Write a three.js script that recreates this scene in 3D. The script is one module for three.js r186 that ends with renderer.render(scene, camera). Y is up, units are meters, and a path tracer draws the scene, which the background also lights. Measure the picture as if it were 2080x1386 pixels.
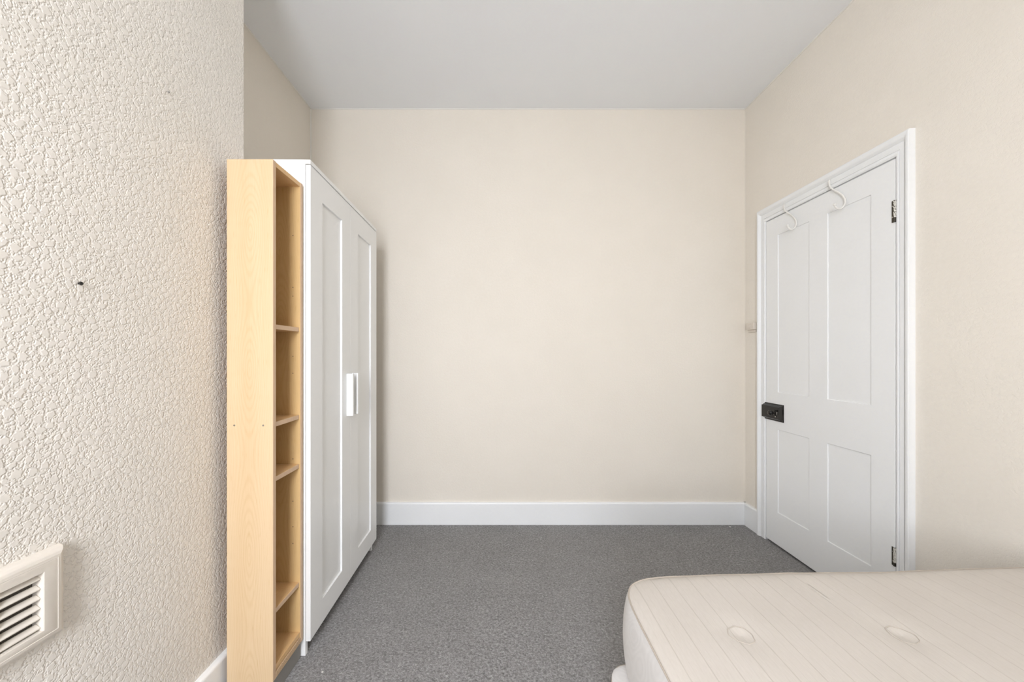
import * as THREE from 'three';
import { mergeGeometries, mergeVertices, toCreasedNormals } from 'three/addons/utils/BufferGeometryUtils.js';
import { RoundedBoxGeometry } from 'three/addons/geometries/RoundedBoxGeometry.js';
import { RectAreaLightUniformsLib } from 'three/addons/lights/RectAreaLightUniformsLib.js';
import { ImprovedNoise } from 'three/addons/math/ImprovedNoise.js';

// ------------------------------------------------------------------ camera, light, exposure
const W = 2080, H = 1386, F = 740, EYE = 1.1615;
const scene = new THREE.Scene();
const SKY = 4, GROUND = 0.5, PANE_LIGHT = 17;
const camera = new THREE.PerspectiveCamera(2 * Math.atan(H / 2 / F) * 180 / Math.PI, W / H, 0.05, 60);
camera.position.set(0, EYE, 0);
camera.setViewOffset(W, H, 22, -26, W, H);          // shift lens: verticals stay upright

const renderer = new THREE.WebGLRenderer({ antialias: true });
renderer.toneMapping = THREE.LinearToneMapping;
renderer.toneMappingExposure = 1.30;
renderer.shadowMap.enabled = true;
RectAreaLightUniformsLib.init();

// bright overcast sky outside the window, paler towards the horizon; dull ground light from below it
{
  const sw = 64, sh = 64, a = new Float32Array(sw * sh * 4);
  for (let j = 0; j < sh; j++) for (let i = 0; i < sw; i++) {
    const el = (j + 0.5) / sh * Math.PI - Math.PI / 2, k = 4 * (j * sw + i);
    const l = el > 0 ? SKY * (0.85 + 0.3 * Math.sin(el)) : SKY * GROUND;
    a[k] = l * 0.955; a[k + 1] = l * 0.99; a[k + 2] = l * 1.075; a[k + 3] = 1;
  }
  const t = new THREE.DataTexture(a, sw, sh, THREE.RGBAFormat, THREE.FloatType);
  t.mapping = THREE.EquirectangularReflectionMapping; t.magFilter = t.minFilter = THREE.LinearFilter; t.needsUpdate = true;
  scene.background = t;
}

const taken = new Map();
function numbered(name) {
  const n = taken.get(name) || 0; taken.set(name, n + 1);
  return n ? name + '_' + String(n).padStart(3, '0') : name;
}
// the daylight that the sash window behind the camera lets in
const WIN = { x0: -0.60, x1: 0.0, y0: 0.88, y1: 2.46, z: 1.30 };
for (let k = 0; k < 4; k++) {                        // four strips, leaning a little: the sky stands above the horizon
  const h = (WIN.y1 - WIN.y0) / 4, tilt = 27 * Math.PI / 180;
  const daylight = new THREE.RectAreaLight(new THREE.Color().setRGB(0.955, 0.99, 1.075), PANE_LIGHT, WIN.x1 - WIN.x0, h);
  daylight.position.set((WIN.x0 + WIN.x1) / 2, WIN.y0 + h * (k + 0.5), WIN.z - 0.05);
  daylight.rotation.x = -tilt; daylight.name = numbered('window_daylight');
  scene.add(daylight);
}

// ------------------------------------------------------------------ helpers
let seed = 7;
const rnd = () => { seed = (seed * 1664525 + 1013904223) >>> 0; return seed / 4294967296; };
const rr = (a, b) => a + (b - a) * rnd();
const noise = new ImprovedNoise();
const clamp = (x, a = 0, b = 1) => Math.min(b, Math.max(a, x));
const smooth = (a, b, x) => { const t = clamp((x - a) / (b - a)); return t * t * (3 - 2 * t); };
function thing(name, label, category, [x, y, z] = [0, 0, 0], group) {
  const o = new THREE.Group(); o.name = numbered(name); o.position.set(x, y, z);
  o.userData = { label, category }; if (group) o.userData.group = group;
  scene.add(o); return o;
}
function part(name, geometry, material, parent, label) {
  const m = new THREE.Mesh(geometry, material); m.name = name; m.castShadow = m.receiveShadow = true;
  if (label) m.userData.label = label;
  parent.add(m); return m;
}
function struct(name, geometry, material, label) {
  const m = part(name, geometry, material, scene); m.userData.kind = 'structure';
  if (label) m.userData.label = label;
  return m;
}
// uv in metres from the position, by the way each face looks
function uvMetres(g, du = 0, dv = 0) {
  g = g.index ? g.toNonIndexed() : g;
  const p = g.attributes.position, n = p.count, uv = new Float32Array(n * 2);
  const a = new THREE.Vector3(), b = new THREE.Vector3(), c = new THREE.Vector3(), q = new THREE.Vector3();
  for (let i = 0; i < n; i += 3) {
    a.fromBufferAttribute(p, i); b.fromBufferAttribute(p, i + 1); c.fromBufferAttribute(p, i + 2);
    q.crossVectors(b.sub(a), c.sub(a));
    const ax = Math.abs(q.x), ay = Math.abs(q.y), az = Math.abs(q.z);
    for (let k = i; k < i + 3; k++) {
      const x = p.getX(k), y = p.getY(k), z = p.getZ(k);
      const [u, v] = ax >= ay && ax >= az ? [-z, y] : ay >= az ? [x, -z] : [x, y];
      uv[2 * k] = u + du; uv[2 * k + 1] = v + dv;
    }
  }
  g.setAttribute('uv', new THREE.BufferAttribute(uv, 2));
  return g;
}
const box = (x0, x1, y0, y1, z0, z1) => uvMetres(new THREE.BoxGeometry(x1 - x0, y1 - y0, z1 - z0).translate((x0 + x1) / 2, (y0 + y1) / 2, (z0 + z1) / 2));
function rbox(x0, x1, y0, y1, z0, z1, r = 0.0012, seg = 2) {
  return uvMetres(new RoundedBoxGeometry(x1 - x0, y1 - y0, z1 - z0, seg, r).translate((x0 + x1) / 2, (y0 + y1) / 2, (z0 + z1) / 2));
}
// a board standing in the plane across x: outline and holes in (depth, height), front face at x = front, thickness t behind it
function board(outline, holes, front, t, side, bevel = 0.0015, seg = 2) {
  const s = new THREE.Shape(outline.map(([u, v]) => new THREE.Vector2(u, v)));
  for (const h of holes) s.holes.push(new THREE.Path(h.map(([u, v]) => new THREE.Vector2(u, v))));
  const g = new THREE.ExtrudeGeometry(s, { depth: t - 2 * bevel, bevelEnabled: bevel > 0, bevelThickness: bevel, bevelSize: bevel, bevelOffset: -bevel, bevelSegments: seg });
  // shape x = depth (away from the camera, -z), shape y = height, extrusion along +x
  const m = new THREE.Matrix4().makeBasis(new THREE.Vector3(0, 0, -1), new THREE.Vector3(0, 1, 0), new THREE.Vector3(1, 0, 0));
  g.applyMatrix4(m);                                        // right-handed: (-z) x y = +x
  g.translate(side > 0 ? front - t + bevel : front + bevel, 0, 0);
  return uvMetres(g);
}
const rect = (a, b, c, d) => [[a, c], [b, c], [b, d], [a, d]];
function dataTex(w, h, f, srgb, repeat) {
  const data = new Uint8Array(w * h * 4);
  for (let j = 0; j < h; j++) for (let i = 0; i < w; i++) {
    const c = f(i, j), k = 4 * (j * w + i);
    if (typeof c === 'number') data[k] = data[k + 1] = data[k + 2] = clamp(c) * 255;
    else { data[k] = clamp(c[0]) * 255; data[k + 1] = clamp(c[1]) * 255; data[k + 2] = clamp(c[2]) * 255; }
    data[k + 3] = 255;
  }
  const t = new THREE.DataTexture(data, w, h); finish(t, srgb, repeat); return t;
}
function floatTex(w, h, a, repeat) {
  const data = new Float32Array(w * h * 4);
  for (let k = 0; k < w * h; k++) { data[4 * k] = data[4 * k + 1] = data[4 * k + 2] = a[k]; data[4 * k + 3] = 1; }
  const t = new THREE.DataTexture(data, w, h, THREE.RGBAFormat, THREE.FloatType); finish(t, false, repeat); return t;
}
function finish(t, srgb, repeat) {
  t.wrapS = t.wrapT = THREE.RepeatWrapping; t.magFilter = THREE.LinearFilter; t.minFilter = THREE.LinearFilter;
  if (srgb) t.colorSpace = THREE.SRGBColorSpace;
  if (repeat) t.repeat.set(repeat[0], repeat[1]);
  t.needsUpdate = true;
}
// noise that repeats over the unit square
function tileNoise(u, v, f, s = 0) {
  const n = (a, b) => noise.noise(a * f, b * f, s);
  return n(u, v) * (1 - u) * (1 - v) + n(u - 1, v) * u * (1 - v) + n(u, v - 1) * (1 - u) * v + n(u - 1, v - 1) * u * v;
}

// ------------------------------------------------------------------ procedural materials
// embossed wallpaper: flat irregular pebbles with small beads between them
const PAPER = 0.53, PN = 1024;
const paperHeight = new Float32Array(PN * PN);
{
  const mm = PN / PAPER / 1000;                             // texels per millimetre
  const big = [];
  const splat = (cx, cy, R, f) => {
    const r = Math.ceil(R);
    for (let j = -r; j <= r; j++) for (let i = -r; i <= r; i++) {
      const x = ((Math.round(cx) + i) % PN + PN) % PN, y = ((Math.round(cy) + j) % PN + PN) % PN;
      const h = f(i, j); if (h > paperHeight[y * PN + x]) paperHeight[y * PN + x] = h;
    }
  };
  for (let tries = 0; tries < 22000; tries++) {
    const r = (tries < 5000 ? rr(7.0, 10.0) : tries < 11000 ? rr(4.6, 7.2) : rr(3.0, 4.4)) * mm, x = rnd() * PN, y = rnd() * PN;
    let ok = true;
    for (const b of big) {
      let dx = Math.abs(b.x - x), dy = Math.abs(b.y - y); if (dx > PN / 2) dx = PN - dx; if (dy > PN / 2) dy = PN - dy;
      if (Math.hypot(dx, dy) < (b.r + r) * 0.98) { ok = false; break; }
    }
    if (ok) big.push({ x, y, r });
  }
  for (const b of big) {
    const turn = rr(0, 3.14), e = rr(0.55, 1), ca = Math.cos(turn), sa = Math.sin(turn), s = rr(0, 99), n = rr(1.6, 4), top = rr(0.6, 1);
    splat(b.x, b.y, b.r * 1.35, (i, j) => {
      const u = (i * ca + j * sa) / b.r, v = (-i * sa + j * ca) / b.r / e;
      let d = Math.pow(Math.pow(Math.abs(u), n) + Math.pow(Math.abs(v), n), 1 / n);
      d += 0.30 * noise.noise(i / mm * 0.24 + s, j / mm * 0.24, s) + 0.16 * noise.noise(i / mm * 0.6 + s, j / mm * 0.6, s);
      return top * smooth(1.10, 0.76, d);
    });
  }
  const flat = paperHeight.slice();
  for (let k = 0; k < 34000; k++) {
    const x = rnd() * PN | 0, y = rnd() * PN | 0; if (flat[y * PN + x] > 0.15) continue;
    const r = rr(0.9, 2.3) * mm, top = rr(0.45, 1.0);
    splat(x, y, r, (i, j) => top * Math.sqrt(Math.max(0, 1 - (i * i + j * j) / (r * r))));
  }
  for (let j = 0; j < PN; j++) for (let i = 0; i < PN; i++)
    paperHeight[j * PN + i] += 0.05 * tileNoise(i / PN, j / PN, 90) + 0.1 * tileNoise(i / PN, j / PN, 14, 3);
}
{
  const src = paperHeight.slice(), m = PN - 1;               // the emboss is soft-edged, like thick paint over it
  for (let j = 0; j < PN; j++) for (let i = 0; i < PN; i++) {
    let a = 0; for (let y = -1; y <= 1; y++) for (let x = -1; x <= 1; x++) a += src[((j + y) & m) * PN + ((i + x) & m)];
    paperHeight[j * PN + i] = a / 9;
  }
}
const paperTex = floatTex(PN, PN, paperHeight, [1 / PAPER, 1 / PAPER]);
// faint unevenness of old emulsion paint: mottled tone without a direction
const emulsion = (r, g, b, amount) => dataTex(512, 512, (i, j) => {
  const u = i / 512, v = j / 512, n = amount * (tileNoise(u, v, 5) * 0.6 + tileNoise(u, v, 17, 4) * 0.4 + tileNoise(u, v, 120, 8) * 0.5);
  return [r + n, g + n, b + n * 1.15];
}, true, [1 / 1.7, 1 / 1.7]);
const M = {};
M.paperLeft = new THREE.MeshStandardMaterial({ map: emulsion(0.905, 0.882, 0.845, 0.03), bumpMap: paperTex, bumpScale: 0.0013, roughness: 0.62 });
M.paperRight = new THREE.MeshStandardMaterial({ map: emulsion(0.945, 0.918, 0.872, 0.016), bumpMap: paperTex, bumpScale: 0.0004, roughness: 0.75 });
M.paperBack = new THREE.MeshStandardMaterial({ map: emulsion(0.932, 0.902, 0.852, 0.014), bumpMap: paperTex, bumpScale: 0.0002, roughness: 0.8 });
M.ceiling = new THREE.MeshStandardMaterial({ map: emulsion(0.968, 0.973, 0.978, 0.006), roughness: 0.9 });
M.seam = new THREE.MeshStandardMaterial({ color: 0xebe8e0, roughness: 0.7 });
M.plain = new THREE.MeshStandardMaterial({ color: 0xe9e4da, roughness: 0.85 });
const brushed = new Float32Array(256 * 256);
for (let j = 0; j < 256; j++) for (let i = 0; i < 256; i++) brushed[j * 256 + i] = 0.5 + 0.35 * tileNoise(i / 256, j / 256, 40) + 0.4 * tileNoise(i / 256, j / 256, 9, 2);
const brushTex = floatTex(256, 256, brushed, [1 / 0.24, 1 / 0.24]);
M.gloss = new THREE.MeshStandardMaterial({ map: emulsion(0.970, 0.974, 0.972, 0.010), bumpMap: brushTex, bumpScale: 0.0003, roughness: 0.38 });
M.foil = new THREE.MeshPhysicalMaterial({ color: 0xf3f3f1, roughness: 0.34, specularIntensity: 0.9 });
M.whitePlastic = new THREE.MeshStandardMaterial({ color: 0xeeece6, roughness: 0.32 });
M.switchBox = new THREE.MeshStandardMaterial({ color: 0xe6ddd0, roughness: 0.5 });
M.ventPlastic = new THREE.MeshStandardMaterial({ map: emulsion(0.885, 0.855, 0.81, 0.015), bumpMap: brushTex, bumpScale: 0.0004, roughness: 0.36 });
M.dark = new THREE.MeshStandardMaterial({ color: 0x2b2926, roughness: 0.9 });
M.blackIron = new THREE.MeshStandardMaterial({ map: dataTex(128, 128, (i, j) => { const n = 0.03 * tileNoise(i / 128, j / 128, 12) + 0.02 * tileNoise(i / 128, j / 128, 40); return [0.07 + n * 0.7, 0.065 + n * 0.7, 0.056 + n * 0.7]; }, true, [12, 12]), roughness: 0.2 });
M.steel = new THREE.MeshStandardMaterial({ color: 0xb9b7b2, metalness: 1, roughness: 0.25 });
M.ventShade = new THREE.MeshStandardMaterial({ color: 0x5e5850, roughness: 0.95 });  // vent backing, coloured dark for the shade in the gaps
M.grey = new THREE.MeshStandardMaterial({ color: 0x8d8a84, roughness: 0.6 });

// beech laminate: long straight pores with pointed arches where the cut runs along the rings
function beech(w, h, wide, high, s, arch) {
  return dataTex(w, h, (i, j) => {
    const x = i / w * wide, y = j / h * high;
    const wob = 0.006 * noise.noise(x * 14, y * 1.6, s) + 0.0018 * noise.noise(x * 60, y * 3.0, s + 3);
    const cx = wide * 0.46 + 0.012 * noise.noise(0, y * 0.9, s + 9), lift = arch * (0.055 * Math.sin(y * 6.1 + s) + 0.03 * noise.noise(1, y * 2.2, s));
    const r = Math.hypot((x - cx) * 1.25 + wob, lift + 0.012) / 0.0085;
    const ring = Math.pow(0.5 + 0.5 * Math.cos(r * 6.283), 2.2) * smooth(0.10, 0.0, Math.abs(x - cx));
    const pores = noise.noise(x * 900, y * 9, s + 5), fleck = Math.max(0, noise.noise(x * 420, y * 26, s + 7) - 0.32);
    const broad = noise.noise(x * 22, y * 0.8, s + 11);
    const t = -0.024 * ring + 0.020 * pores - 0.09 * fleck + 0.022 * broad;
    return [0.845 + t * 0.75, 0.735 + t, 0.585 + t * 1.35];
  }, true, [1 / wide, 1 / high]);
}
M.beechSide = new THREE.MeshStandardMaterial({ map: beech(384, 2048, 0.17, 1.83, 3.1, 1), roughness: 0.42 });
M.beechShaded = new THREE.MeshStandardMaterial({ color: new THREE.Color().setRGB(1.0, 0.92, 0.70), map: M.beechSide.map, roughness: 0.42 });  // same beech tinted deeper, painting shade into the bookcase interior
M.beech = new THREE.MeshStandardMaterial({ color: new THREE.Color().setRGB(1.08, 0.95, 0.76), map: beech(256, 1024, 0.2, 1.0, 8.7, 0.25), roughness: 0.45 });
M.beechBack = new THREE.MeshStandardMaterial({ color: new THREE.Color().setRGB(0.75, 0.58, 0.38), map: beech(256, 1024, 0.18, 1.3, 5.2, 0.6), roughness: 0.5 });  // tint darkened to cut bounce and deepen the shade inside
M.edging = new THREE.MeshStandardMaterial({ map: dataTex(64, 256, (i, j) => { const n = 0.03 * noise.noise(i * 0.3, j * 0.02, 2); return [0.84 + n, 0.715 + n, 0.585 + n]; }, true, [1 / 0.05, 1 / 0.3]), roughness: 0.5 });
M.raw = new THREE.MeshStandardMaterial({ map: dataTex(128, 128, (i, j) => { const n = 0.16 * tileNoise(i / 128, j / 128, 30) + 0.08 * tileNoise(i / 128, j / 128, 60, 2); return [0.78 + n, 0.665 + n, 0.53 + n]; }, true, [1 / 0.09, 1 / 0.09]), roughness: 0.9 });

// carpet: flattened grey loops, each a short stroke of its own tone
const CN = 2048, CARPET = 1.25;
const carpetTone = new Float32Array(CN * CN).fill(0.50), carpetHeight = new Float32Array(CN * CN);
{
  const px = CN / CARPET / 1000;
  for (let k = 0; k < 130000; k++) {
    const cx = rnd() * CN, cy = rnd() * CN, l = rr(2.2, 5.8) * px, w = rr(0.9, 1.7) * px, a = rr(-0.45, 0.45) + (rnd() < 0.22 ? 1.57 : 0), ca = Math.cos(a), sa = Math.sin(a);
    let tone = 0.57 + 0.085 * (rnd() + rnd() + rnd() - 1.5); if (rnd() < 0.12) tone -= 0.06; if (rnd() < 0.07) tone += 0.06;
    const top = rr(0.35, 1), R = Math.ceil(l);
    for (let j = -R; j <= R; j++) for (let i = -R; i <= R; i++) {
      const u = (i * ca + j * sa) / l, v = (-i * sa + j * ca) / w, q = u * u + v * v; if (q > 1) continue;
      const h = top * Math.sqrt(1 - q), at = ((Math.round(cy) + j) & (CN - 1)) * CN + ((Math.round(cx) + i) & (CN - 1));
      if (h > carpetHeight[at]) { carpetHeight[at] = h; carpetTone[at] = tone; }
    }
  }
}
for (const a of [carpetTone, carpetHeight]) {                // the pile is worn together: no hard strokes
  const src = a.slice(), m = CN - 1;
  for (let j = 0; j < CN; j++) for (let i = 0; i < CN; i++) {
    let q = 0; for (let y = -1; y <= 1; y++) for (let x = -1; x <= 1; x++) q += src[((j + y) & m) * CN + ((i + x) & m)];
    a[j * CN + i] = q / 9;
  }
}
const carpetMap = dataTex(CN, CN, (i, j) => { const n = 0.025 * tileNoise(i / CN, j / CN, 9, 5) + 0.13 * tileNoise(i / CN, j / CN, 130, 3), t = carpetTone[j * CN + i] + n; return [t + 0.006, t - 0.002, t - 0.008]; }, true, [1 / CARPET, 1 / CARPET]);
M.carpet = new THREE.MeshStandardMaterial({ map: carpetMap, bumpMap: floatTex(CN, CN, carpetHeight, [1 / CARPET, 1 / CARPET]), bumpScale: 0.0014, roughness: 1 });

// ------------------------------------------------------------------ the room (x right, y up, depth d = -z)
const XR = 1.667, XA = -1.302, XC = -0.945, DB = 2.49, DC = 1.340, TOP = 2.8355, ZW = 1.2, T = 0.2;
struct('floor', box(XA - T, XR + T + 0.2, -0.1, 0, -DB - T, ZW + T), M.carpet, 'mid grey flecked loop pile carpet');
struct('ceiling', box(XA - T, XR + T, TOP, TOP + 0.15, -DB - T, ZW + T), M.ceiling, 'plain off-white painted ceiling');
struct('wall_back', box(XA - T, XR + T, 0, TOP, -DB - T, -DB), M.paperBack, 'cream far wall, painted smooth');
struct('wall_alcove', box(XA - T, XA, 0, TOP, -DB, ZW), M.paperBack, 'cream alcove wall behind the wardrobe');
struct('wall_left', rbox(XA - 0.01, XC, 0, TOP, -DC, 0.1, 0.004, 3), M.paperLeft, 'cream chimney breast in pebbled embossed wallpaper');
// right wall with the door opening
const OP = { n: 1.525, f: 2.285, top: 1.992 };
const dn = -ZW, df = DB;
struct('wall_right', board([[dn, 0], [OP.n, 0], [OP.n, OP.top], [OP.f, OP.top], [OP.f, 0], [df, 0], [df, TOP], [dn, TOP]], [], XR, 0.14, -1, 0), M.paperRight, 'cream right wall around the door');
struct('added_light_block', box(XR + 0.14, XR + T + 0.05, 0, TOP, -DB, ZW), M.plain);  // unseen slab added behind the doorway to keep sky light from leaking in
// window wall behind the camera
{
  const s = new THREE.Shape([[XA - T, 0], [XR + T, 0], [XR + T, TOP], [XA - T, TOP]].map((p) => new THREE.Vector2(...p)));
  s.holes.push(new THREE.Path(rect(WIN.x0, WIN.x1, WIN.y0, WIN.y1).map((p) => new THREE.Vector2(...p))));
  struct('wall_front', uvMetres(new THREE.ExtrudeGeometry(s, { depth: T, bevelEnabled: false }).translate(0, 0, ZW)), M.paperRight);
  const w = new THREE.Group(); w.name = 'window_1'; w.userData.kind = 'structure'; scene.add(w);
  const { x0, x1, y0, y1 } = WIN, z0 = 1.315, z1 = 1.37, ym = (y0 + y1) / 2;
  part('window_frame', mergeGeometries([box(x0, x0 + 0.03, y0, y1, z0, z1), box(x1 - 0.03, x1, y0, y1, z0, z1), box(x0, x1, y1 - 0.03, y1, z0, z1), box(x0, x1, y0, y0 + 0.04, z0, z1), box(x0, x1, ym - 0.02, ym + 0.02, z0, z1)]), M.gloss, w);
  const glass = new THREE.MeshPhysicalMaterial({ color: 0xffffff, transmission: 1, thickness: 0, roughness: 0.02 });
  part('pane', box(x0 + 0.03, x1 - 0.03, y0 + 0.04, ym - 0.02, 1.34, 1.344), glass, w);
  part('pane', box(x0 + 0.03, x1 - 0.03, ym + 0.02, y1 - 0.03, 1.34, 1.344), glass, w);
  struct('trim_2', rbox(x0 - 0.04, x1 + 0.04, y0 - 0.03, y0, 1.16, 1.315, 0.006), M.gloss);
}
// thin filler bead of paint where walls meet the ceiling
function seam(name, a, b) {
  const dir = new THREE.Vector3().subVectors(b, a), g = new THREE.CylinderGeometry(0.0055, 0.0055, dir.length(), 8).translate(0, dir.length() / 2, 0);
  g.applyQuaternion(new THREE.Quaternion().setFromUnitVectors(new THREE.Vector3(0, 1, 0), dir.normalize())); g.translate(a.x, a.y, a.z);
  struct(name, uvMetres(g), M.seam);
}
const V = (x, y, d) => new THREE.Vector3(x, y, -d);
seam('trim_3', V(XA, TOP, DB), V(XR, TOP, DB)); seam('trim_4', V(XR, TOP, -ZW), V(XR, TOP, DB)); seam('trim_5', V(XA, TOP, DC), V(XA, TOP, DB));
seam('trim_6', V(XA, 0, DB), V(XA, TOP, DB)); 

// skirting boards: profile (proud, height) run along a line
function skirting(name, a, b, inward, h = 0.15, t = 0.019, label) {
  const s = new THREE.Shape(); s.moveTo(0, 0); s.lineTo(t, 0); s.lineTo(t, h - 0.012); s.quadraticCurveTo(t, h - 0.002, t - 0.009, h); s.lineTo(0, h);
  const len = a.distanceTo(b), g = new THREE.ExtrudeGeometry(s, { depth: len, bevelEnabled: false, curveSegments: 5, steps: 1 });
  const z = new THREE.Vector3().subVectors(b, a).normalize(), y = new THREE.Vector3(0, 1, 0), x = new THREE.Vector3().crossVectors(y, z);
  if (x.dot(inward) < 0) { g.translate(0, 0, -len); z.negate(); x.negate(); }
  g.applyMatrix4(new THREE.Matrix4().makeBasis(x, y, z).setPosition(a));
  struct(name, uvMetres(g), M.gloss, label);
}
skirting('baseboard_back', V(XA, 0, DB), V(XR, 0, DB), new THREE.Vector3(0, 0, 1), 0.15, 0.019, 'white skirting board along the far wall');
skirting('baseboard_right', V(XR, 0, 2.343), V(XR, 0, DB), new THREE.Vector3(-1, 0, 0));
skirting('baseboard_right_near', V(XR, 0, -ZW), V(XR, 0, 1.467), new THREE.Vector3(-1, 0, 0));
skirting('baseboard_left', V(XC, 0, -0.1), V(XC, 0, DC), new THREE.Vector3(1, 0, 0), 0.15, 0.019, 'white skirting board under the embossed wallpaper');

// ------------------------------------------------------------------ door: casing, leaf, panels, hinges, lock
{
  // moulded casing, swept round the opening with mitred corners; profile (outward from the opening, proud of the wall)
  const prof = [[-0.002, -0.02], [-0.002, 0.010], [0.001, 0.014], [0.005, 0.0155], [0.009, 0.014], [0.010, 0.010], [0.013, 0.010], [0.014, 0.0135], [0.030, 0.0145], [0.031, 0.0115], [0.034, 0.0115], [0.036, 0.017], [0.041, 0.022], [0.046, 0.0255], [0.054, 0.026], [0.058, 0.0235], [0.059, 0.0]];
  const up = 1.35, pts = [];
  const path = [(u) => [OP.f + u, 0], (u) => [OP.f + u, OP.top + u * up], (u) => [OP.n - u, OP.top + u * up], (u) => [OP.n - u, 0]];
  for (let s = 0; s < 3; s++) for (let k = 0; k < prof.length - 1; k++) {
    const c = (i, q) => { const [u, p] = prof[q], [d, h] = path[i](u); return [XR - p, h, -d]; };
    const a = c(s, k), b = c(s + 1, k), e = c(s + 1, k + 1), f = c(s, k + 1);
    pts.push(...a, ...b, ...e, ...a, ...e, ...f);
  }
  let g = new THREE.BufferGeometry(); g.setAttribute('position', new THREE.Float32BufferAttribute(pts, 3)); g.computeVertexNormals();
  const n = g.attributes.normal; let sum = 0; for (let i = 0; i < n.count; i++) sum += n.getX(i);
  if (sum > 0) { const p = g.attributes.position; for (let i = 0; i < p.count; i += 3) { const q = [p.getX(i + 1), p.getY(i + 1), p.getZ(i + 1)]; p.setXYZ(i + 1, p.getX(i + 2), p.getY(i + 2), p.getZ(i + 2)); p.setXYZ(i + 2, ...q); } g.computeVertexNormals(); }
  struct('trim_1', uvMetres(toCreasedNormals(g, 0.5)), M.gloss, 'white moulded casing around the panelled door');
  struct('trim_7', mergeGeometries([box(XR, XR + 0.14, 0, OP.top, -OP.n - 0.004, -OP.n), box(XR, XR + 0.14, 0, OP.top, -OP.f, -OP.f + 0.003), box(XR, XR + 0.14, OP.top - 0.004, OP.top, -OP.f, -OP.n),
    box(XR + 0.035, XR + 0.06, 0, OP.top, -OP.n - 0.03, -OP.n), box(XR + 0.035, XR + 0.06, 0, OP.top, -OP.f, -OP.f + 0.03), box(XR + 0.035, XR + 0.06, OP.top - 0.03, OP.top, -OP.f, -OP.n)]), M.gloss, 'white door lining and stops');

  const door = new THREE.Group(); door.name = 'door_1'; door.userData = { kind: 'structure', label: 'white painted four-panel door, closed' }; scene.add(door);
  const FX = 1.6575, n0 = 1.531, f0 = 2.280, b0 = 0.012, t0 = 1.984;
  const cols = [[1.635, 1.850], [1.9635, 2.182]], rows = [[0.21, 0.705], [0.932, 1.874]];
  const holes = []; for (const c of cols) for (const r of rows) holes.push(rect(c[0], c[1], r[0], r[1]));
  part('leaf', board(rect(n0, f0, b0, t0), holes, FX, 0.038, -1, 0.0030), M.gloss, door);
  for (const c of cols) for (const r of rows) part('panel', rbox(FX + 0.0048, FX + 0.022, r[0] - 0.004, r[1] + 0.004, -c[1] - 0.004, -c[0] + 0.004, 0.001), M.gloss, door);
  // butt hinges with chipped paint: knuckle of five barrels and a narrow visible leaf
  const chipped = new THREE.MeshStandardMaterial({ map: dataTex(128, 128, (i, j) => { const n = tileNoise(i / 128, j / 128, 9) + 0.5 * tileNoise(i / 128, j / 128, 22, 6); return n > -0.10 ? [0.88, 0.87, 0.83] : n > -0.15 ? [0.62, 0.6, 0.55] : [0.33, 0.315, 0.28]; }, true, [1 / 0.055, 1 / 0.055]), roughness: 0.4 });
  const darkMetal = new THREE.MeshStandardMaterial({ color: 0x4a463e, metalness: 0.6, roughness: 0.45 });
  for (const [a, b] of [[1.716, 1.808], [0.268, 0.345]]) {
    const hinge = part('hinge', rbox(FX - 0.002, FX + 0.004, a, b, -n0 - 0.014, -n0 + 0.002, 0.0006), darkMetal, door, 'worn metal hinge with chipped white paint');
    const step = (b - a) / 5;
    for (let k = 0; k < 5; k++) part('knuckle', uvMetres(new THREE.CylinderGeometry(0.0048, 0.0048, step - 0.001, 14).translate(FX - 0.004, a + step * (k + 0.5), -n0 + 0.0005), 0, k * 0.031), k % 2 ? chipped : (k === 0 ? darkMetal : chipped), hinge);
    for (let k = 0; k < 2; k++) part('screw', new THREE.CylinderGeometry(0.003, 0.003, 0.002, 12).rotateZ(Math.PI / 2).translate(FX - 0.0025, a + (b - a) * (0.25 + 0.5 * k), -n0 - 0.0095), M.steel, hinge);
  }
  // rim lock: flanged backplate, chamfered case, knob on a rose and a steel piece for its highlight
  const lock = part('rim_lock', rbox(FX - 0.004, FX + 0.001, 0.756, 0.8595, -2.289, -2.135, 0.001), M.blackIron, door, 'black iron rim lock with a round knob');
  {
    const lo = rect(2.143, 2.290, 0.762, 0.853), hi = rect(2.156, 2.290, 0.771, 0.842), x0 = FX - 0.004, x1 = FX - 0.0175, q = [];
    const P = ([d, h], x) => [x, h, -d];
    for (let k = 0; k < 4; k++) { const m = (k + 1) % 4; q.push(...P(lo[k], x0), ...P(hi[k], x1), ...P(hi[m], x1), ...P(lo[k], x0), ...P(hi[m], x1), ...P(lo[m], x0)); }
    q.push(...P(hi[0], x1), ...P(hi[3], x1), ...P(hi[2], x1), ...P(hi[0], x1), ...P(hi[2], x1), ...P(hi[1], x1));
    const c = new THREE.BufferGeometry(); c.setAttribute('position', new THREE.Float32BufferAttribute(q, 3)); c.computeVertexNormals();
    part('lock_case', uvMetres(c), M.blackIron, lock);
    part('lock_edge', rbox(FX - 0.0165, FX - 0.001, 0.770, 0.843, -2.296, -2.288, 0.001), M.blackIron, lock);
    const turn = (pts, seg = 28) => new THREE.LatheGeometry(pts.map((p) => new THREE.Vector2(...p)), seg).rotateZ(Math.PI / 2);
    part('rose', turn([[0, 0], [0.0175, 0], [0.0175, 0.002], [0.013, 0.005], [0.0075, 0.006], [0.0065, 0.012], [0, 0.012]]).translate(x1, 0.808, -2.187), M.blackIron, lock);
    part('knob', turn([[0, 0.010], [0.006, 0.010], [0.009, 0.013], [0.0150, 0.019], [0.0168, 0.025], [0.0155, 0.031], [0.010, 0.036], [0.0045, 0.0375], [0, 0.0378]]).translate(x1, 0.808, -2.187), M.blackIron, lock);
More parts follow.
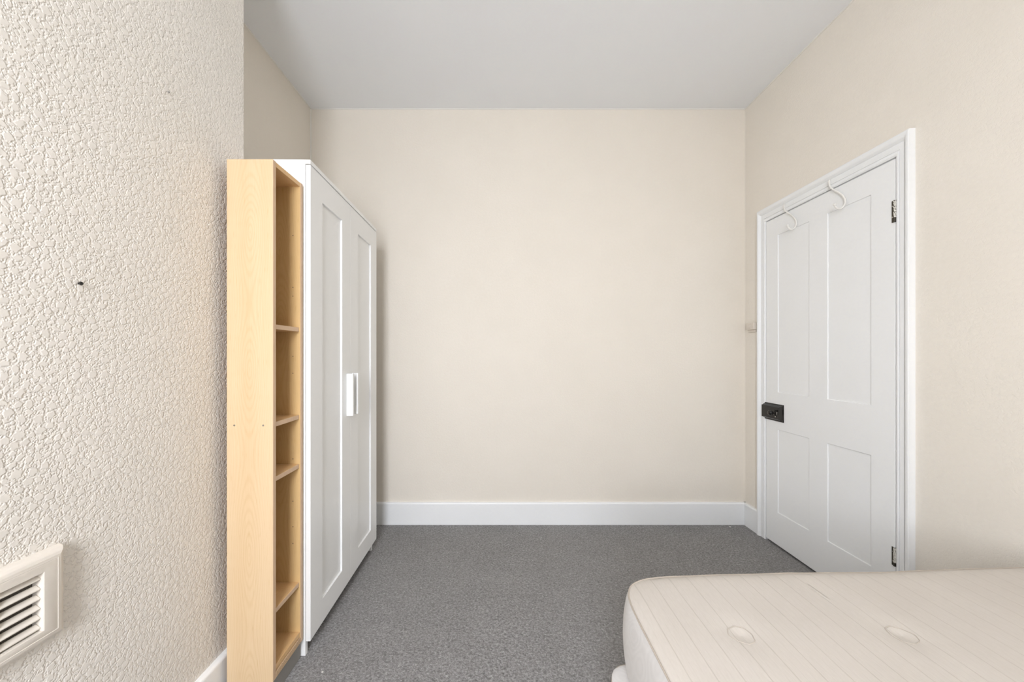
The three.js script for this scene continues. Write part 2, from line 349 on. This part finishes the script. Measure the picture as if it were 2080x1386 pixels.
    part('collar_glint', rbox(x1 - 0.006, x1 + 0.001, 0.800, 0.817, -2.166, -2.161, 0.001), M.steel, lock, 'bright piece standing in for the glint on the knob collar');  // steel piece put in for the highlights on the spindle collar
    part('key_pin', turn([[0, 0], [0.0045, 0], [0.0045, 0.003], [0.003, 0.004], [0, 0.004]], 16).translate(x1, 0.786, -2.176), M.steel, lock);
  }
}

// ------------------------------------------------------------------ wardrobe
{
  const w = thing('wardrobe', 'white two-door wardrobe with framed doors, standing in the alcove', 'wardrobe', [-0.733, 0, -1.400]);
  w.rotation.y = 0.0167;
  const D = 0.5, L = 0.78, TP = 1.9085, door0 = 0.056, door1 = 1.888;
  // side panels with a notch at the floor so that two feet are left
  const side = (z0, z1) => {
    const s = new THREE.Shape([[-0.0195, 0], [-0.0195, TP - 0.016], [-D, TP - 0.016], [-D, 0], [-D + 0.05, 0], [-D + 0.06, 0.04], [-0.085, 0.04], [-0.055, 0]].map((p) => new THREE.Vector2(...p)));
    return uvMetres(new THREE.ExtrudeGeometry(s, { depth: z1 - z0 - 0.002, bevelEnabled: true, bevelThickness: 0.001, bevelSize: 0.001, bevelOffset: -0.001, bevelSegments: 1 }).translate(0, 0, z0 + 0.001));
  };
  part('side_panel', side(-0.018, 0), M.foil, w); part('side_panel', side(-0.763, -0.745), M.foil, w);
  part('top_panel', rbox(-D, 0, TP - 0.016, TP, -L, 0, 0.0012), M.foil, w);
  part('bottom_panel', rbox(-D + 0.005, -0.022, 0.075, 0.093, -0.745, -0.018, 0.001), M.foil, w);
  part('back_panel', rbox(-D + 0.001, -D + 0.005, 0.06, TP - 0.017, -0.745, -0.018, 0.0005), M.foil, w);
  for (const k of [0, 1]) {
    const a = k * 0.3905 + 0.0005, b = a + 0.3885, st = 0.098;
    const door = part('door', board(rect(a, b, door0, door1), [rect(a + st, b - st, door0 + st, door1 - 0.106)], 0, 0.018, 1, 0.0012), M.foil, w);
    part('panel', rbox(-0.017, -0.0085, door0 + st - 0.004, door1 - 0.102, -b + st - 0.004, -a - st + 0.004, 0.0008), M.foil, door);
    // bent strip handle: a plate standing out of the door, with a short returned lip
    const h0 = 0.864, h1 = 1.066, d0 = k ? a + 0.014 : b - 0.047;
    part('handle', mergeGeometries([rbox(-0.001, 0.030, h0, h1, -d0 - 0.0045, -d0, 0.001), rbox(0.0255, 0.030, h0, h1, -d0 - 0.015, -d0 - 0.003, 0.001), rbox(-0.001, 0.003, h0, h1, -d0 - 0.022, -d0 - 0.003, 0.001)]), M.foil, door, 'white strip handle');
  }
}

// ------------------------------------------------------------------ narrow bookcase
{
  const x1 = -0.758, x0 = -0.911, n = 1.2095, f = 1.3905, TP = 1.808, t = 0.016;
  const b = thing('bookcase', 'narrow tall beech bookcase with five open compartments, beside the wardrobe', 'bookcase', [x1, 0, -(n + f) / 2]);
  const put = (name, g, m, label) => part(name, g.translate(-x1, 0, (n + f) / 2), m, b, label);
  const sp = (d0) => rbox(x0, x1, 0.070, TP, -d0 - t, -d0, 0.0008);
  // the side's uv starts at its own corner, so that the arches sit in the middle of the board
  const shiftUv = (g, du, dv) => { const u = g.attributes.uv; for (let i = 0; i < u.count; i++) u.setXY(i, u.getX(i) + du, u.getY(i) + dv); return g; };
  const near = put('side_panel', shiftUv(sp(n), 0.915, 0), M.beechSide), far = put('side_panel', shiftUv(sp(f - t), 0.915, 0.3), M.beechShaded);
  put('top_panel', rbox(x0, x1 - 0.001, TP - t, TP - 0.0005, -f + t, -n - t, 0.0008), M.beech);
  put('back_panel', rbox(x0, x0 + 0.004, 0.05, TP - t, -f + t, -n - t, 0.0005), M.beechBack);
  for (const h of [1.2605, 0.931, 0.746, 0.300]) {
    const shelf = put('shelf', rbox(x0 + 0.004, x1 - 0.005, h - 0.0155, h, -f + t + 0.0005, -n - t - 0.0005, 0.0006), M.beech);
    part('edging', rbox(x1 - 0.0052, x1 - 0.004, h - 0.0155, h, -f + t + 0.0006, -n - t - 0.0006, 0.0005).translate(-x1, 0, (n + f) / 2), M.edging, shelf, 'pale edging strip');
  }
  for (const [p, d0] of [[near, n], [far, f - t]]) part('edging', rbox(x1 - 0.0004, x1 + 0.0006, 0.0705, TP - 0.0005, -d0 - t + 0.0004, -d0 - 0.0004, 0.0004).translate(-x1, 0, (n + f) / 2), M.edging, p, 'pale edging strip');
  put('shelf', rbox(x0 + 0.004, x1 - 0.002, 0.094, 0.112, -f + t + 0.0005, -n - t - 0.0005, 0.0008), M.beech);
  put('edge_strip', rbox(x1 - 0.013, x1 + 0.001, 0.0705, 0.091, -f + t + 0.0005, -n - t - 0.0005, 0.0012), M.raw, 'raw chipped strip under the lowest shelf');
  put('plinth', rbox(x0 + 0.004, x1 - 0.009, 0.001, 0.0698, -f + 0.001, -n - 0.002, 0.001), M.grey, 'grey plinth');
  for (const [x, h] of [[-0.886, 0.9235], [-0.790, 0.9235]]) {
    const g = new THREE.CylinderGeometry(0.0032, 0.0032, 0.0012, 14).rotateX(Math.PI / 2).translate(x, h, -n); g.translate(-x1, 0, (n + f) / 2);
    part('screw_head', g, M.steel, near);
  }
  for (const h of [1.608, 1.412, 1.379, 1.152, 1.088, 0.765, 0.605, 0.509, 0.446]) {
    const g = new THREE.CylinderGeometry(0.0016, 0.0016, 0.001, 12).rotateX(Math.PI / 2).translate(-0.7855, h, -f + t + 0.0003); g.translate(-x1, 0, (n + f) / 2);
    part('pin_hole', g, M.dark, far);
  }
}

// ------------------------------------------------------------------ bed: divan base and mattress
const fabricBase = [0.805, 0.775, 0.738];
function outlineCurve(points) { return new THREE.CatmullRomCurve3(points.map(([x, d]) => new THREE.Vector3(x, 0, -d)), true, 'centripetal'); }
function ringPoints(points, n) {
  const c = outlineCurve(points); c.arcLengthDivisions = 2000;
  const pts = c.getSpacedPoints(n).slice(0, n);
  return pts.map((p, i) => { const a = pts[(i + n - 1) % n], b = pts[(i + 1) % n]; return { x: p.x, z: p.z, nx: 0, nz: 0, tx: b.x - a.x, tz: b.z - a.z }; })
    .map((p) => { const l = Math.hypot(p.tx, p.tz); p.nx = p.tz / l; p.nz = -p.tx / l; return p; });
}
function surface(rows, n, uvOf) {                          // rows of rings -> mesh, closed round
  const pos = [], uv = [], idx = [];
  rows.forEach((r, j) => { for (let i = 0; i <= n; i++) { const p = r[i % n]; pos.push(p[0], p[1], p[2]); uv.push(...uvOf(p, i, j)); } });
  for (let j = 0; j < rows.length - 1; j++) for (let i = 0; i < n; i++) { const a = j * (n + 1) + i, b = a + 1, c = a + n + 1, d = c + 1; idx.push(a, b, d, a, d, c); }
  const g = new THREE.BufferGeometry(); g.setAttribute('position', new THREE.Float32BufferAttribute(pos, 3)); g.setAttribute('uv', new THREE.Float32BufferAttribute(uv, 2)); g.setIndex(idx);
  g.computeVertexNormals(); return g;
}
function outward(g, up) {                                  // flips the faces if they look the wrong way
  const n = g.attributes.normal, p = g.attributes.position; let s = 0, cx = 0, cz = 0;
  for (let i = 0; i < p.count; i++) { cx += p.getX(i); cz += p.getZ(i); } cx /= p.count; cz /= p.count;
  for (let i = 0; i < p.count; i++) s += up ? n.getY(i) : n.getX(i) * (p.getX(i) - cx) + n.getZ(i) * (p.getZ(i) - cz);
  if (s < 0) { const a = g.index.array; for (let i = 0; i < a.length; i += 3) { const q = a[i + 1]; a[i + 1] = a[i + 2]; a[i + 2] = q; } g.computeVertexNormals(); }
  return g;
}
{
  const MT = 0.589, MB = 0.392;
  // outline of the piping, (x, depth)
  const out = [[0.299, -0.80], [0.299, -0.5], [0.299, 0], [0.2985, 0.4], [0.299, 0.70], [0.2995, 0.80], [0.304, 0.862], [0.322, 0.909], [0.358, 0.935], [0.42, 0.947], [0.52, 0.955], [0.68, 0.963], [0.85, 0.967], [1.02, 0.970], [1.2, 0.981], [1.42, 0.991], [1.54, 0.993], [1.60, 0.98], [1.628, 0.94], [1.636, 0.85], [1.636, 0.4], [1.636, 0], [1.636, -0.5], [1.636, -0.80], [1.625, -0.89], [1.58, -0.93], [1.3, -0.94], [0.9, -0.94], [0.5, -0.94], [0.35, -0.925], [0.306, -0.88]];
  const N = 900, ring = ringPoints(out, N);
  const cx = 0.97, mid = 0.55;
  const tufts = [[0.490, 0.7446], [0.820, 0.7446]];
  const dimple = (x, d) => tufts.reduce((s, [a, b]) => { const r = Math.hypot(x - a, d - b); return s - 0.0045 * Math.exp(-(r * r) / (0.045 * 0.045)) - 0.002 * Math.exp(-(r * r) / (0.016 * 0.016)); }, 0);
  const rows = [], R = 110;
  for (let j = 0; j <= R; j++) {
    const s = 1 - Math.pow(j / R, 1.25);
    rows.push(ring.map((p) => {
      const zc = clamp(p.z, -0.55, 0.45) * (1 - 0.0), x = cx + (p.x - cx) * s, z = zc + (p.z - zc) * s, d = -z;
      const edge = -0.011 * Math.pow(s, 26);
      return [x, MT + edge + 0.004 * noise.noise(x * 4.3, d * 4.3, 2) * (1 - s ** 20) + dimple(x, d), z];
    }));
  }
  // the middle column collapses to a line: harmless, both sides meet there
  const top = outward(surface(rows, N, (p) => [p[0] - 0.28, -p[2] + 0.96]), true);
  // ticking: woven lines along the bed, two weights, with a little crease
  const TWd = 1.38, THt = 1.98, tw = 2048, th = 1024;
  const ribs = (x) => {                                     // metres across
    const m = ((x % 0.047) + 0.047) % 0.047;
    const a = Math.exp(-((m - 0.008) ** 2) / (0.0011 ** 2)), b = 0.2 * Math.exp(-((m - 0.0225) ** 2) / (0.0009 ** 2)) + 0.2 * Math.exp(-((m - 0.037) ** 2) / (0.0009 ** 2));
    return a + b;
  };
  const wave = (x, d) => x + 0.0025 * noise.noise(x * 5, d * 5, 7);
  const tick = dataTex(tw, th, (i, j) => {
    const x = (i + 0.5) / tw * TWd, d = (j + 0.5) / th * THt, q = ribs(wave(x, d)), n = 0.012 * noise.noise(x * 300, d * 60, 1) + 0.01 * noise.noise(x * 9, d * 9, 3);
    const t = n - 0.045 * q; return [fabricBase[0] + t, fabricBase[1] + t * 1.02, fabricBase[2] + t * 1.15];
  }, true, [1 / TWd, 1 / THt]);
  const relief = new Float32Array(tw * th);
  for (let j = 0; j < th; j++) for (let i = 0; i < tw; i++) {
    const x = (i + 0.5) / tw * TWd, d = (j + 0.5) / th * THt;
    let h = 0.5 - 0.35 * ribs(wave(x, d)) + 0.06 * noise.noise(x * 420, d * 140, 4) + 0.25 * noise.noise(x * 16, d * 7, 6);
    const cxm = 0.762 - 0.28 + (d - 0.96 - 0.90) * -0.05, along = smooth(0.845, 0.862, d - 0.96) * smooth(0.912, 0.898, d - 0.96);
    h += along * (2.6 * Math.exp(-((x - cxm) ** 2) / (0.0030 ** 2)) - 0.6 * Math.exp(-((x - cxm + 0.006) ** 2) / (0.0025 ** 2)));
    relief[j * tw + i] = h;
  }
  const reliefTex = floatTex(tw, th, relief, [1 / TWd, 1 / THt]);
  const ticking = new THREE.MeshPhysicalMaterial({ map: tick, bumpMap: reliefTex, bumpScale: 0.0011, roughness: 0.85, sheen: 0.25, sheenRoughness: 0.6, sheenColor: new THREE.Color(0xf2ece2) });
  // side cloth: damask swirls
  const swirl = new Float32Array(512 * 512);
  for (let j = 0; j < 512; j++) for (let i = 0; i < 512; i++) { const u = i / 512, v = j / 512, q = tileNoise(u, v, 4, 2) * 7; swirl[j * 512 + i] = 0.5 + 0.5 * Math.sin(q * 6.283) * 0.7 + 0.1 * tileNoise(u, v, 90); }
  const swirlMap = dataTex(512, 512, (i, j) => { const t = 0.018 * (swirl[j * 512 + i] - 0.5); return [fabricBase[0] + 0.02 + t, fabricBase[1] + 0.038 + t, fabricBase[2] + 0.062 + t]; }, true, [1 / 0.3, 1 / 0.3]);
  const border = new THREE.MeshPhysicalMaterial({ map: swirlMap, bumpMap: floatTex(512, 512, swirl, [1 / 0.3, 1 / 0.3]), bumpScale: 0.0002, roughness: 0.8, sheen: 0.25, sheenRoughness: 0.6, sheenColor: new THREE.Color(0xf2ece2) });
  const thread = new THREE.MeshStandardMaterial({ color: new THREE.Color().setRGB(0.54, 0.48, 0.41), roughness: 0.9 });
  const cord = new THREE.MeshStandardMaterial({ color: new THREE.Color().setRGB(0.46, 0.40, 0.335), roughness: 0.9 });  // piping colour darkened to carry the shading line along the edge

  const wall = (ring, y0, y1, bulge, inset = 0) => {
    const rows = [], K = 16;
    for (let k = 0; k <= K; k++) { const t = k / K, b = bulge * Math.pow(Math.sin(Math.PI * t), 0.6) - inset; rows.push(ring.map((p, i) => [p.x + p.nx * b * sign, y1 + (y0 - y1) * t + 0.0015 * noise.noise(p.x * 9, p.z * 9, 5), p.z + p.nz * b * sign])); }
    const per = 5.9 / ring.length;
    return outward(surface(rows, ring.length, (p, i, j) => [i * per, j / K * (y1 - y0)]), false);
  };
  // which way the ring's normal looks
  let sign = 1; { const p = ring[4]; sign = p.nx * (p.x - cx) > 0 ? 1 : -1; if (Math.abs(p.nx) < 0.5) sign = 1; }
  const pipe = (ring, y, r, push = 0) => {
    const c = new THREE.CatmullRomCurve3(ring.filter((_, i) => i % 4 === 0).map((p) => new THREE.Vector3(p.x + p.nx * sign * push, y + 0.0015 * noise.noise(p.x * 11, p.z * 11, 9), p.z + p.nz * sign * push)), true);
    return new THREE.TubeGeometry(c, 520, r, 8, true);
  };
  const m = thing('mattress', 'cream striped mattress with piped edges and round tufts, on the bed base', 'mattress', [cx, MB, 0]);
  const put = (name, g, mat, label) => part(name, g.translate(-cx, -MB, 0), mat, m, label);
  put('top_panel', top, ticking, 'cream ticking with woven stripes');
  put('border', wall(ring, MB, MT - 0.010, 0.014), border, 'pale damask side');
  put('piping', pipe(ring, MT - 0.0098, 0.0019, 0.0004), cord); put('piping', pipe(ring, MB + 0.006, 0.0026, 0.001), cord);
  put('underside', outward(surface([ring.map((p) => [p.x, MB, p.z]), ring.map((p) => [cx + (p.x - cx) * 0.02, MB, clamp(p.z, -0.5, 0.5)])], N, (p) => [p[0], p[2]]), true), border);
  for (const [x, d] of tufts) {                             // stitched felt washer sunk into the ticking
    const hgt = (px, pd) => MT + 0.004 * noise.noise(px * 4.3, pd * 4.3, 2) + dimple(px, pd);
    const rim = (a) => 0.0225 * (1 + 0.025 * Math.cos(8 * a) + 0.04 * Math.sin(3 * a + x * 9));
    const rings = [1.06, 1.0, 0.9, 0.6, 0.3, 0.02].map((k, j) => Array.from({ length: 48 }, (_, i) => { const a = i / 48 * 6.2832, px = x + rim(a) * k * Math.cos(a), pz = -d + rim(a) * k * Math.sin(a); return [px, hgt(px, -pz) + [-0.001, 0.0006, 0.0008, 0.0007, 0.0006, 0.0005][j], pz]; }));
    const tuft = put('tuft', outward(surface(rings, 48, (p) => [p[0] - 0.28, -p[2] + 0.96]), true), ticking, 'round stitched tuft');
    const ringAt = (k) => new THREE.TubeGeometry(new THREE.CatmullRomCurve3(Array.from({ length: 40 }, (_, i) => { const a = i / 40 * 6.2832, px = x + rim(a) * k * Math.cos(a), pz = -d + rim(a) * k * Math.sin(a); return new THREE.Vector3(px, hgt(px, -pz) + 0.0008, pz); }), true), 120, 0.0006, 6, true);
    part('stitch', ringAt(1.03).translate(-cx, -MB, 0), thread, tuft);
  }
  // base under it, a hand's breadth wider on the open side
  const base = [[0.256, -0.80], [0.256, -0.3], [0.256, 0.3], [0.256, 0.70], [0.258, 0.82], [0.263, 0.868], [0.277, 0.895], [0.305, 0.906], [0.40, 0.908], [0.8, 0.908], [1.3, 0.908], [1.58, 0.908], [1.625, 0.895], [1.64, 0.85], [1.64, 0.3], [1.64, -0.3], [1.64, -0.80], [1.63, -0.90], [1.58, -0.93], [1.3, -0.94], [0.8, -0.94], [0.4, -0.94], [0.28, -0.93], [0.262, -0.89]];
  const bring = ringPoints(base, 400);
  const bed = thing('bed_base', 'cream divan base showing one piped corner under the mattress', 'bed base', [cx, 0, 0]);
  const pb = (name, g, mat, label) => part(name, g.translate(-cx, 0, 0), mat, bed, label);
  pb('border', wall(bring, 0.002, 0.385, 0.006), border);
  pb('top_panel', outward(surface([0, 0.004, 0.02, 0.5, 1].map((k, j) => bring.map((p) => [p.x + (cx - p.x) * k, 0.385 + [0, 0.004, 0.005, 0.005, 0.005][j], p.z + (clamp(p.z, -0.5, 0.5) - p.z) * k])), 400, (p) => [p[0], p[2]]), true), border);
  pb('piping', pipe(bring, 0.384, 0.0022, 0.001), cord);
}

// ------------------------------------------------------------------ air vent on the chimney breast
{
  const v = thing('air_vent', 'cream plastic louvred air vent low on the embossed wall', 'vent', [XC, 0.664, -0.64]);
  const put = (name, g, label) => part(name, g.translate(-XC, -0.664, 0.64), M.ventPlastic, v, label);
  const n = 0.52, f = 0.7765, b0 = 0.572, t0 = 0.757;
  const on = 0.548, of = 0.7335, ob = 0.604, ot = 0.7205;    // opening
  // flanged frame: wide base on the wall and a rounded raised face
  // frame: one moulded section, rounded outside, swept round the four mitred corners
  const sec = [[0, 0], [0, 0.006], [0.0012, 0.0115], [0.0040, 0.0165], [0.0080, 0.0205], [0.0130, 0.0230], [0.0185, 0.0240], [0.0195, 0.0232], [0.0205, 0.0238]];
  const inner = [[0.97, 0.0240], [1, 0.0232], [1, 0.001]], corners = [[n, b0, on, ob], [f, b0, of, ob], [f, t0, of, ot], [n, t0, on, ot]];
  const all = corners.map(([d, h, d2, h2]) => { const sd = Math.sign(d2 - d), sh = Math.sign(h2 - h); return [...sec.map(([u, p]) => [XC + p, h + sh * u, -(d + sd * u)]), ...inner.map(([k, p]) => [XC + p, h + (h2 - h) * k, -(d + (d2 - d) * k)])]; });
  const q = [];
  for (let k = 0; k < 4; k++) for (let m = 0; m < all[0].length - 1; m++) { const a = all[k], b = all[(k + 1) % 4]; q.push(...a[m], ...b[m], ...b[m + 1], ...a[m], ...b[m + 1], ...a[m + 1]); }
  let fg = new THREE.BufferGeometry(); fg.setAttribute('position', new THREE.Float32BufferAttribute(q, 3)); fg.computeVertexNormals();
  { let sum = 0; const nn = fg.attributes.normal; for (let i = 0; i < nn.count; i++) sum += nn.getX(i); if (sum < 0) { const p = fg.attributes.position; for (let i = 0; i < p.count; i += 3) { const w = [p.getX(i + 1), p.getY(i + 1), p.getZ(i + 1)]; p.setXYZ(i + 1, p.getX(i + 2), p.getY(i + 2), p.getZ(i + 2)); p.setXYZ(i + 2, ...w); } fg.computeVertexNormals(); } }
  put('frame', uvMetres(toCreasedNormals(fg, 0.55)));
  part('shade_sheet', box(XC + 0.0002, XC + 0.001, ob - 0.01, ot + 0.01, -of - 0.01, -on + 0.01).translate(-XC, -0.664, 0.64), M.ventShade, v, 'dark sheet painting the shade between the slats');  // thin sheet on the wall; its dark colour paints the shaded depth
  const pitch = 0.0197;
  for (let k = 0; k < 6; k++) {
    const g = new RoundedBoxGeometry(0.0135, 0.0044, of - on, 3, 0.0020).rotateZ(-0.66);   // louvre, outer edge down
    put('slat', uvMetres(g.translate(XC + 0.0125, ob + 0.0085 + pitch * k, -(on + of) / 2)));
  }
  put('divider', rbox(XC + 0.002, XC + 0.019, ob, ot, -0.668, -0.663, 0.001));
}

// ------------------------------------------------------------------ small things on walls and door
{
  const o = thing('light_switch', 'small cream switch box on the right wall, half hidden by the door casing', 'switch', [XR, 1.344, -2.405]);
  part('box', rbox(-0.026, 0, -0.023, 0.022, -0.037, 0.037, 0.003, 3), M.switchBox, o);
  part('rocker', rbox(-0.031, -0.025, -0.011, 0.011, -0.010, 0.008, 0.0015), M.switchBox, o);
  part('shadow_strip', rbox(-0.012, 0, -0.040, -0.0235, -0.037, 0.030, 0.002), M.switchBox, o);  // strip added for the shadow that lies below the box
}
function coatHook(d, label) {
  const o = thing('coat_hook', label, 'hook', [1.657, 1.985, -d], 'hooks over the door');
  const p = (x, y, dd) => new THREE.Vector3(x, y, -dd);
  const strap = new THREE.CatmullRomCurve3([p(-0.0185, 0.044, 0.012), p(-0.021, 0.036, 0.0115), p(-0.021, 0.020, 0.010), p(-0.019, 0.002, 0.004), p(-0.012, -0.018, -0.010), p(-0.008, -0.040, -0.030), p(-0.007, -0.062, -0.048), p(-0.006, -0.085, -0.058)]);
  part('strap', new THREE.TubeGeometry(strap, 48, 0.0042, 10), M.whitePlastic, o);
  const hook = new THREE.CatmullRomCurve3([p(-0.006, -0.080, -0.057), p(-0.0065, -0.098, -0.058), p(-0.013, -0.116, -0.055), p(-0.026, -0.125, -0.052), p(-0.039, -0.120, -0.050), p(-0.047, -0.108, -0.049)]);
  part('hook', new THREE.TubeGeometry(hook, 40, 0.0048, 10), M.whitePlastic, o);
  part('tip', new THREE.SphereGeometry(0.0075, 18, 12).translate(-0.048, -0.104, 0.049), M.whitePlastic, o);
  const prong = new THREE.CatmullRomCurve3([p(-0.006, -0.070, -0.053), p(-0.018, -0.080, -0.052), p(-0.028, -0.078, -0.051)]);
  return o;
}
coatHook(1.806, 'white plastic coat hook on the door top, on the hinge side');
coatHook(2.096, 'white plastic coat hook on the door top, on the lock side');
function nail(x, y, d, r, len, mat, label) {
  const o = thing('wall_screw', label, 'screw', [x, y, -d]);
  part('shank', new THREE.CylinderGeometry(r * 0.55, r * 0.55, len, 12).rotateZ(Math.PI / 2).translate(len / 2, 0, 0), mat, o);
  part('head', new THREE.CylinderGeometry(r, r * 0.8, 0.002, 16).rotateZ(Math.PI / 2).translate(len, 0, 0), mat, o);
}
nail(XC, 1.319, 0.815, 0.0042, 0.006, M.dark, 'dark screw stub in the embossed wall above the air vent');
nail(XC, 1.904, 1.033, 0.0026, 0.003, M.grey, 'small grey nail high in the embossed wall');

function lint(x, d, r, label) {
  const o = thing('lint', label, 'lint', [x, 0, -d]), g = new THREE.IcosahedronGeometry(r, 2), p = g.attributes.position;
  for (let i = 0; i < p.count; i++) { const k = 1 + 0.5 * noise.noise(p.getX(i) / r * 1.7 + x, p.getY(i) / r * 1.7, p.getZ(i) / r * 1.7); p.setXYZ(i, p.getX(i) * k * 1.5, p.getY(i) * k * 0.5 + r * 0.35, p.getZ(i) * k); }
  g.computeVertexNormals(); part('fluff', g, M.whitePlastic, o);
}
lint(-0.652, 1.3285, 0.0024, 'white speck of lint on the carpet in front of the bookcase');
lint(1.534, 2.4419, 0.0045, 'white speck of lint on the carpet by the far skirting');

renderer.render(scene, camera);
